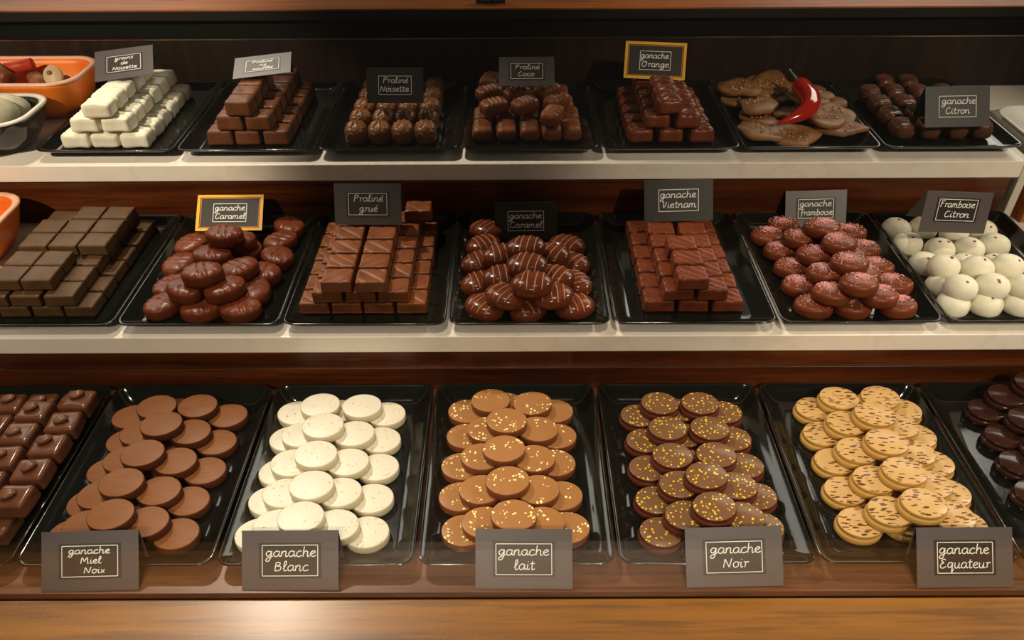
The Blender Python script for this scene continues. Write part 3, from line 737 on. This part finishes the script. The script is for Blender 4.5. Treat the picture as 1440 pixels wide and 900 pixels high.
# contents of the back orange bowl
def log_piece(x, y, z, L_, r, rot, m, label, face=None):
    prof = [(r*.85, 0), (r, r*.15), (r*1.02, L_*.5), (r, L_-r*.15), (r*.85, L_)]
    vs, fs = lathe(prof, 20); o = link('fruit_log', mesh('fruit_log', vs, fs, m), (x, y, z+ZO), rot)
    tag(o, label, 'sweet')
    return o
ZB = -.3698
for (x, y, z, L_, r, rot, m, lb) in [
    (-.575, .905, ZB+.022, .060, .009, (1.35, 0, 1.2), 'log_tan', 'tan fruit log lying at the back of the orange bowl'),
    (-.600, .903, ZB+.044, .032, .0075, (1.45, .1, 1.8), 'log_red', 'red glazed fruit log on top in the orange bowl'),
    (-.575, .912, ZB+.030, .050, .009, (1.45, 0, .7), 'log_tan', 'tan log pointing forward in the orange bowl'),
    (-.592, .868, ZB+.020, .045, .010, (1.5, 0, 1.6), 'choc_soft', 'brown log at the front of the orange bowl'),
    (-.556, .874, ZB+.018, .030, .009, (1.5, 0, -.9), 'choc_soft', 'brown log beside the right side of the orange bowl'),
    (-.585, .880, ZB+.040, .045, .009, (1.3, 0, -2.2), 'choc_log', 'dark log lying across the left of the orange bowl')]:
    log_piece(x, y, z, L_, r, rot, m, lb)
vs, fs = lathe([(.9, 0), (1, .001), (1, .004), (.9, .005)], 26, .0105, .0125); sl = put('nougat_slice', mesh('nougat_slice', vs, fs, mat('nougat', (.50, .36, .20), .5)), -.524, .868, ZB+.048, rot=(.85, -.25, .3))
tag(sl, 'round pale nougat slice with a brown spot in the orange bowl', 'sweet')
vs, fs = lathe([(.9, 0), (1, .0008), (.6, .0015)], 12, .0028, .0028); link('spot', mesh('spot', vs, fs, 'log_tan'), (-.002, .004, .0048), parent=sl)
# white sweets in the dark bowl
me = lens('white_sweet', .021, .016, .026, choc('speckled_white', (.62, .56, .40), .5, .15, .3, 150), k=2, power=2.1, base=.4, amp=.001)
for k, (x, y, z, rz, lb) in enumerate([(-.552, .786, ZB+.026, .5, 'white nut-speckled sweet on top at the right of the dark bowl'), (-.551, .812, ZB+.020, -.2, 'pale wedge sweet at the back right corner of the dark bowl'),
        (-.588, .790, ZB+.026, 1.1, 'white sweet at the front left of the dark bowl'), (-.592, .815, ZB+.030, .2, 'white sweet at the back left of the dark bowl'), (-.560, .765, ZB+.012, .1, 'white sweet low at the front of the dark bowl')]):
    tag(put('white_sweet', me[k % 2], x, y, z+.003, rot=(.1*k-.1, .15-.1*k, rz)), lb, 'sweet', 'white sweets in the dark bowl')

# white dish at the right end of the top shelf
hx, hy = .075, .080
R = lambda off, z: ring_round(hx-off, hy-off, max(.004, .03-off*.6), z, 6)
vs, fs = loft([R(.030, 0), R(.024, .001), R(.002, .0085), R(0, .0100), R(.001, .0108), R(.004, .0105), R(.024, .004), R(.030, .003)])
o = put('white_dish', mesh('white_dish', vs, fs, 'white'), .634, .790, -.3720); tag(o, 'pale rounded dish beyond the last tray of the top shelf', 'dish')
struct(box('shelf_end', XE+.0305, .95, .742, .9580, -.3925, -.3721, 'marble', .0015)).name = 'trim_17'

# ------------------------------------------------------------------ name cards with handwriting
G = {  # stroke letters: width, strokes (x, y in x-heights)
 'a': (1.05, [[(.85, .8), (.5, 1), (.12, .65), (.15, .2), (.45, 0), (.75, .3), (.87, .85)], [(.87, .95), (.84, .3), (.98, .02), (1.15, .2)]]),
 'b': (.95, [[(.15, 1.9), (.13, 1), (.12, .1), (.45, 0), (.8, .25), (.8, .7), (.5, .95), (.15, .6)]]),
 'c': (.9, [[(.8, .85), (.5, 1), (.12, .6), (.2, .12), (.5, 0), (.9, .2)]]),
 'd': (1.05, [[(.8, .8), (.45, 1), (.12, .6), (.2, .1), (.5, 0), (.8, .35)], [(.85, 1.9), (.82, .8), (.85, .1), (1.1, .15)]]),
 'e': (.9, [[(.15, .45), (.5, .55), (.75, .8), (.5, 1), (.15, .7), (.15, .25), (.5, 0), (.9, .2)]]),
 'f': (.75, [[(.8, 1.7), (.55, 1.9), (.35, 1.5), (.33, .5), (.25, -.5)], [(.05, .8), (.75, .85)]]),
 'g': (1.05, [[(.8, .8), (.45, 1), (.12, .6), (.25, .15), (.6, .2), (.82, .85)], [(.84, 1), (.82, 0), (.6, -.9), (.2, -.9), (.25, -.4), (.8, -.05), (1.1, .15)]]),
 'h': (1.0, [[(.15, 1.9), (.13, 1), (.12, 0)], [(.13, .5), (.4, .95), (.7, .85), (.72, .3), (.8, 0), (1.05, .15)]]),
 'i': (.5, [[(.2, .95), (.18, .3), (.28, 0), (.5, .15)], [(.2, 1.4), (.24, 1.5)]]),
 'l': (.6, [[(.05, .3), (.4, 1.2), (.35, 1.85), (.15, 1.6), (.15, .4), (.3, 0), (.6, .15)]]),
 'm': (1.5, [[(.12, .95), (.1, 0)], [(.12, .55), (.35, .95), (.6, .8), (.6, 0)], [(.6, .55), (.85, .95), (1.12, .8), (1.13, .2), (1.25, 0), (1.5, .15)]]),
 'n': (1.0, [[(.12, .95), (.1, 0)], [(.12, .5), (.4, .95), (.7, .85), (.7, .25), (.8, 0), (1.05, .15)]]),
 'o': (.95, [[(.5, 1), (.15, .75), (.15, .2), (.48, 0), (.8, .3), (.78, .8), (.5, 1), (.75, .85), (1., .9)]]),
 'q': (1.05, [[(.8, .8), (.45, 1), (.12, .6), (.25, .15), (.6, .2), (.82, .85)], [(.84, 1), (.82, 0), (.8, -1), (1.05, -.1)]]),
 'r': (.75, [[(.05, .9), (.3, .85), (.25, 0)], [(.28, .6), (.5, .95), (.78, .85)]]),
 's': (.8, [[(.68, .88), (.38, 1), (.16, .78), (.45, .52), (.64, .22), (.38, 0), (.08, .12)]]),
 't': (.7, [[(.3, 1.6), (.28, .5), (.35, 0), (.7, .15)], [(.02, 1.05), (.65, 1.1)]]),
 'u': (1.0, [[(.12, .95), (.12, .3), (.3, 0), (.6, .15), (.75, .9)], [(.75, .95), (.74, .2), (.85, 0), (1.05, .15)]]),
 'z': (.8, [[(.1, .9), (.7, .95), (.15, .05), (.8, .1)]]), 'x': (.9, [[(.1, .9), (.75, 0)], [(.75, .9), (.1, 0)]]),
 'N': (1.3, [[(.1, 0), (.2, 1.6)], [(.2, 1.6), (.9, .05)], [(.9, .05), (1.15, 1.7)]]),
 'H': (1.3, [[(.2, 1.6), (.1, .1)], [(1., 1.5), (.75, .1)], [(.15, .85), (.9, .8)]]),
 'M': (1.5, [[(.1, 0), (.2, 1.6), (.65, .5)], [(.65, .5), (1.1, 1.6), (1.25, .1), (1.45, .15)]]),
 'B': (1.2, [[(.2, 1.6), (.15, 0)], [(.2, 1.5), (.7, 1.6), (.75, 1.1), (.25, .85)], [(.25, .85), (.9, .75), (.85, .15), (.15, 0)]]),
 'P': (1.1, [[(.25, 1.7), (.15, -.1)], [(.1, 1.5), (.6, 1.8), (.95, 1.4), (.7, .95), (.2, .9)]]),
 'C': (1.1, [[(.9, 1.4), (.6, 1.7), (.15, 1.1), (.15, .3), (.5, 0), (1.05, .3)]]),
 'O': (1.35, [[(.6, 1.6), (.2, 1.3), (.1, .4), (.5, 0), (.95, .3), (1.05, 1.1), (.7, 1.6), (.4, 1.5), (1.2, 1.4)]]),
 'V': (1.1, [[(.05, 1.6), (.35, 1.5), (.4, .1)], [(.4, .1), (.75, .5), (.9, 1.6)]]),
 'F': (1.05, [[(.3, 1.7), (.2, 0)], [(.05, 1.65), (1., 1.75)], [(.15, .9), (.75, .95)]]),
 'E': (1.1, [[(.9, 1.5), (.5, 1.7), (.25, 1.3), (.6, .95), (.2, .7), (.15, .2), (.5, 0), (1., .3)]]),
 ' ': (.6, []) }
G['é'] = (.9, G['e'][1]+[[(.5, 1.35), (.8, 1.65)]])
def smooth(pts, k=4):
    if len(pts) < 3: return pts
    P = [Vector((a, b)) for a, b in pts]; Q = []
    for i in range(len(P)-1):
        a = P[max(0, i-1)]; b = P[i]; c = P[i+1]; d = P[min(len(P)-1, i+2)]
        for q in range(k):
            t = q/k; Q.append(.5*((2*b)+(c-a)*t+(2*a-5*b+4*c-d)*t*t+(3*b-a-3*c+d)*t**3))
    Q.append(P[-1]); return [(q.x, q.y) for q in Q]
def ribbon(vs, fs, pts, wd, y):
    b = len(vs); n = len(pts)
    for i, (x, z) in enumerate(pts):
        x0, z0 = pts[max(0, i-1)]; x1, z1 = pts[min(n-1, i+1)]; dx, dz = x1-x0, z1-z0; L_ = math.hypot(dx, dz) or 1
        nx, nz = -dz/L_*wd/2, dx/L_*wd/2
        vs += [(x+nx, y, z+nz), (x-nx, y, z-nz)]
    for i in range(n-1): fs.append((b+2*i, b+2*i+1, b+2*i+3, b+2*i+2))
def quad_frame(vs, fs, x0, x1, z0, z1, wd, y):
    for pts in (((x0, z0), (x1, z0)), ((x1, z0), (x1, z1)), ((x1, z1), (x0, z1)), ((x0, z1), (x0, z0))): ribbon(vs, fs, list(pts), wd, y)
CARDS = {
 'T0': ((-.4290, .8370, -.3123, .019, -.961, -.143, .0640), ['grains', 'de', 'Noisette'], 'light', 'grey name card above the white bricks, three handwritten lines'),
 'T1': ((-.2774, .8390, -.3110, -.123, -1.301, -.261, .0634), ['Praliné', 'riz', 'soufflé'], 'light', 'name card lying almost flat on the smooth milk bricks'),
 'T2': ((-.1288, .8147, -.3335, .008, -.508, .009, .0620), ['Praliné', 'Noisette'], 'dark', 'dark name card propped before the fan-ribbed shells'),
 'T3': ((.0158, .8375, -.3235, -.001, -.968, -.002, .0620), ['Praliné', 'Coco'], 'light', 'grey name card leaning behind the ridged logs'),
 'T4': ((.1633, .8750, -.3310, -.103, -.648, .010, .0700), ['ganache', 'Orange'], 'yellow', 'yellow-bordered name card on the leaf-veined bricks'),
 'T6': ((.4733, .7746, -.3465, .047, -.593, .005, .0700), ['ganache', 'Citron'], 'dark', 'dark name card on the ribbed barrels'),
 'M1': ((-.2985, .6964, -.4235, .146, -.965, .076, .0680), ['ganache', 'Caramel'], 'yellow', 'yellow-bordered name card behind the half-moon chocolates'),
 'M2': ((-.1448, .6671, -.3995, -.045, -.488, -.016, .0670), ['Praliné', 'grué'], 'light', 'grey name card standing on the slant-lined bricks'),
 'M3': ((.0135, .6982, -.4372, -.057, -.389, -.038, .0655), ['ganache', 'Caramel'], 'dark', 'dark name card behind the drizzled ovals'),
 'M4': ((.1707, .6913, -.4113, -.064, -.536, -.055, .0700), ['ganache', 'Vietnam'], 'dark', 'dark name card above the reddish grooved blocks'),
 'M5': ((.3267, .7208, -.4367, -.092, -.496, -.067, .0640), ['ganache', 'framboise'], 'brown', 'brown name card behind the pink-sugared ovals'),
 'M6': ((.4310, .6520, -.4025, .037, -.298, .058, .0662), ['Framboise', 'Citron'], 'brown', 'brown name card standing on the white domes'),
 'B1': ((-.3130, .3262, -.5065, .006, -.700, -.019, .0715), ['ganache', 'Miel', '   Noix'], 'light', 'grey name card before the plain brown discs by the glass'),
 'B2': ((-.1655, .3262, -.5065, -.020, -.690, -.020, .0715), ['ganache', 'Blanc'], 'light', 'grey name card before the cream white discs by the glass'),
 'B3': ((.0067, .3265, -.5065, -.030, -.700, -.020, .0715), ['ganache', 'lait'], 'light', 'grey name card before the gold-flecked discs by the glass'),
 'B4': ((.1625, .3278, -.5065, .003, -.700, -.021, .0715), ['ganache', 'Noir'], 'light', 'grey-brown name card before the yellow-speckled discs by the glass'),
 'B5': ((.3315, .3265, -.5065, .028, -.700, .021, .0715), ['ganache', 'Equateur'], 'brown', 'brown name card before the tan dashed discs by the glass')}
def rotm(yaw, lean, roll):
    return Matrix.Rotation(yaw, 3, 'Z') @ Matrix.Rotation(lean, 3, 'X') @ Matrix.Rotation(roll, 3, 'Y')
def card(code, spec, lines, style, label):
    x, y, z, yaw, lean, roll, wd = spec; h = .61*wd; rnd = random.Random(code)
    root = bpy.data.objects.new('name_card', None); COL.objects.link(root); root.location = (x, y, z+ZO+.0004)
    root.rotation_euler = rotm(yaw, lean, roll).to_euler(); root.empty_display_size = .01
    tag(root, label, 'name card', 'handwritten name cards')
    pm = 'card' if style in ('light', 'brown') else 'card_dark'
    t = .0005
    vs, fs = box_data(-wd/2, wd/2, 0, t, 0, h); link('front_panel', mesh('front_panel', vs, fs, pm, False), parent=root)
    # rear leg hinged at the top edge, about level with the foot of the front panel
    R3 = rotm(yaw, lean, roll); want = Vector((0, .030, 0)); back = R3.inverted() @ Vector((want.x, want.y, 0))
    foot = Vector((0, max(.012, back.y), max(.004, min(back.z, h*.5))))
    if code[0] == 'B': foot = Vector((0, .016, h*.45))
    vs = [(-wd/2, t, h), (wd/2, t, h), (wd/2, foot.y, foot.z), (-wd/2, foot.y, foot.z), (-wd/2, t+.0006, h), (wd/2, t+.0006, h), (wd/2, foot.y+.0006, foot.z), (-wd/2, foot.y+.0006, foot.z)]
    link('rear_leg', mesh('rear_leg', vs, [(0, 1, 2, 3), (7, 6, 5, 4), (0, 4, 5, 1), (3, 2, 6, 7), (0, 3, 7, 4), (1, 5, 6, 2)], pm, False), parent=root)
    cz = h*.50; bw, bh = wd*.575, h*.515
    if code == 'M6': cz = h*.56
    if style == 'yellow':
        bw, bh = wd*.50, h*.50; vs, fs = [], []; e = wd*.045
        for (a0, a1, b0, b1) in ((-wd/2, wd/2, 0, e), (-wd/2, wd/2, h-e, h), (-wd/2, -wd/2+e, e, h-e), (wd/2-e, wd/2, e, h-e)):
            v2, f2 = box_data(a0, a1, -.0006, 0, b0, b1); fs += [tuple(i+len(vs) for i in f) for f in f2]; vs += v2
        link('yellow_border', mesh('yellow_border', vs, fs, 'yellow', False), parent=root)
        vs, fs = [], []; e2 = e*1.35; quad_frame(vs, fs, -wd/2+e2, wd/2-e2, e2, h-e2, wd*.012, -.0003); link('inner_line', mesh('inner_line', vs, fs, 'orange_line', False), parent=root)
    if style in ('brown', 'light', 'yellow'):
        vs, fs = box_data(-bw/2*1.12, bw/2*1.12, -.0002, 0, cz-bh/2*1.15, cz+bh/2*1.15)
        link('label_panel', mesh('label_panel', vs, fs, 'card_dark' if style != 'light' else 'card_label', False), parent=root)
    vs, fs = [], []; yy = -.00035
    quad_frame(vs, fs, -bw/2, bw/2, cz-bh/2, cz+bh/2, .00055, yy)
    nl = len(lines); pitch = bh/(nl+.15); xh = pitch*.40
    for li, ln in enumerate(lines):
        wsum = sum(G[ch][0]*1.04 for ch in ln); avail = bw*(.92 if len(ln.strip()) > 4 else .62); sx = min(avail/wsum, xh*1.25)
        if nl == 3: sx = min(avail/wsum, xh*1.5)
        x0 = -wsum*sx/2 + rnd.uniform(-.001, .001); base = cz+bh/2-pitch*(li+.80)
        for ch in ln:
            wl, strokes = G[ch]
            for stt in strokes:
                pts = [(x0+(a+b*.10)*sx, base+b*xh*(.82 if b > 1 or b < 0 else 1)+(.0 if b <= 1 else xh*.18)) for a, b in smooth(stt)]
                ribbon(vs, fs, pts, .00072, yy)
            x0 += wl*sx*1.04
    link('lettering', mesh('lettering', vs, fs, 'ink', False), parent=root)
    return root
for code, (spec, lines, style, label) in CARDS.items(): card(code, spec, lines, style, label)
# small dark price card on the worktop
vs, fs = box_data(-.018, .018, 0, .0006, 0, .02)
pc = put('price_card', mesh('price_card', vs, fs, 'card_dark', False), -.0265, .985, -.2759, rot=(-.3, 0, 0)); tag(pc, 'small dark price card standing on the wooden worktop, cut by the frame', 'price card')
vs, fs = [], []
for dx, ch in ((-.010, 'l'), (-.005, 'o'), (.004, 'C')):
    for stt in G[ch][1]: ribbon(vs, fs, [(dx+a*.005, .0035+b*.004) for a, b in smooth(stt)], .0008, -.0003)
link('lettering', mesh('lettering', vs, fs, 'ink', False), parent=pc)
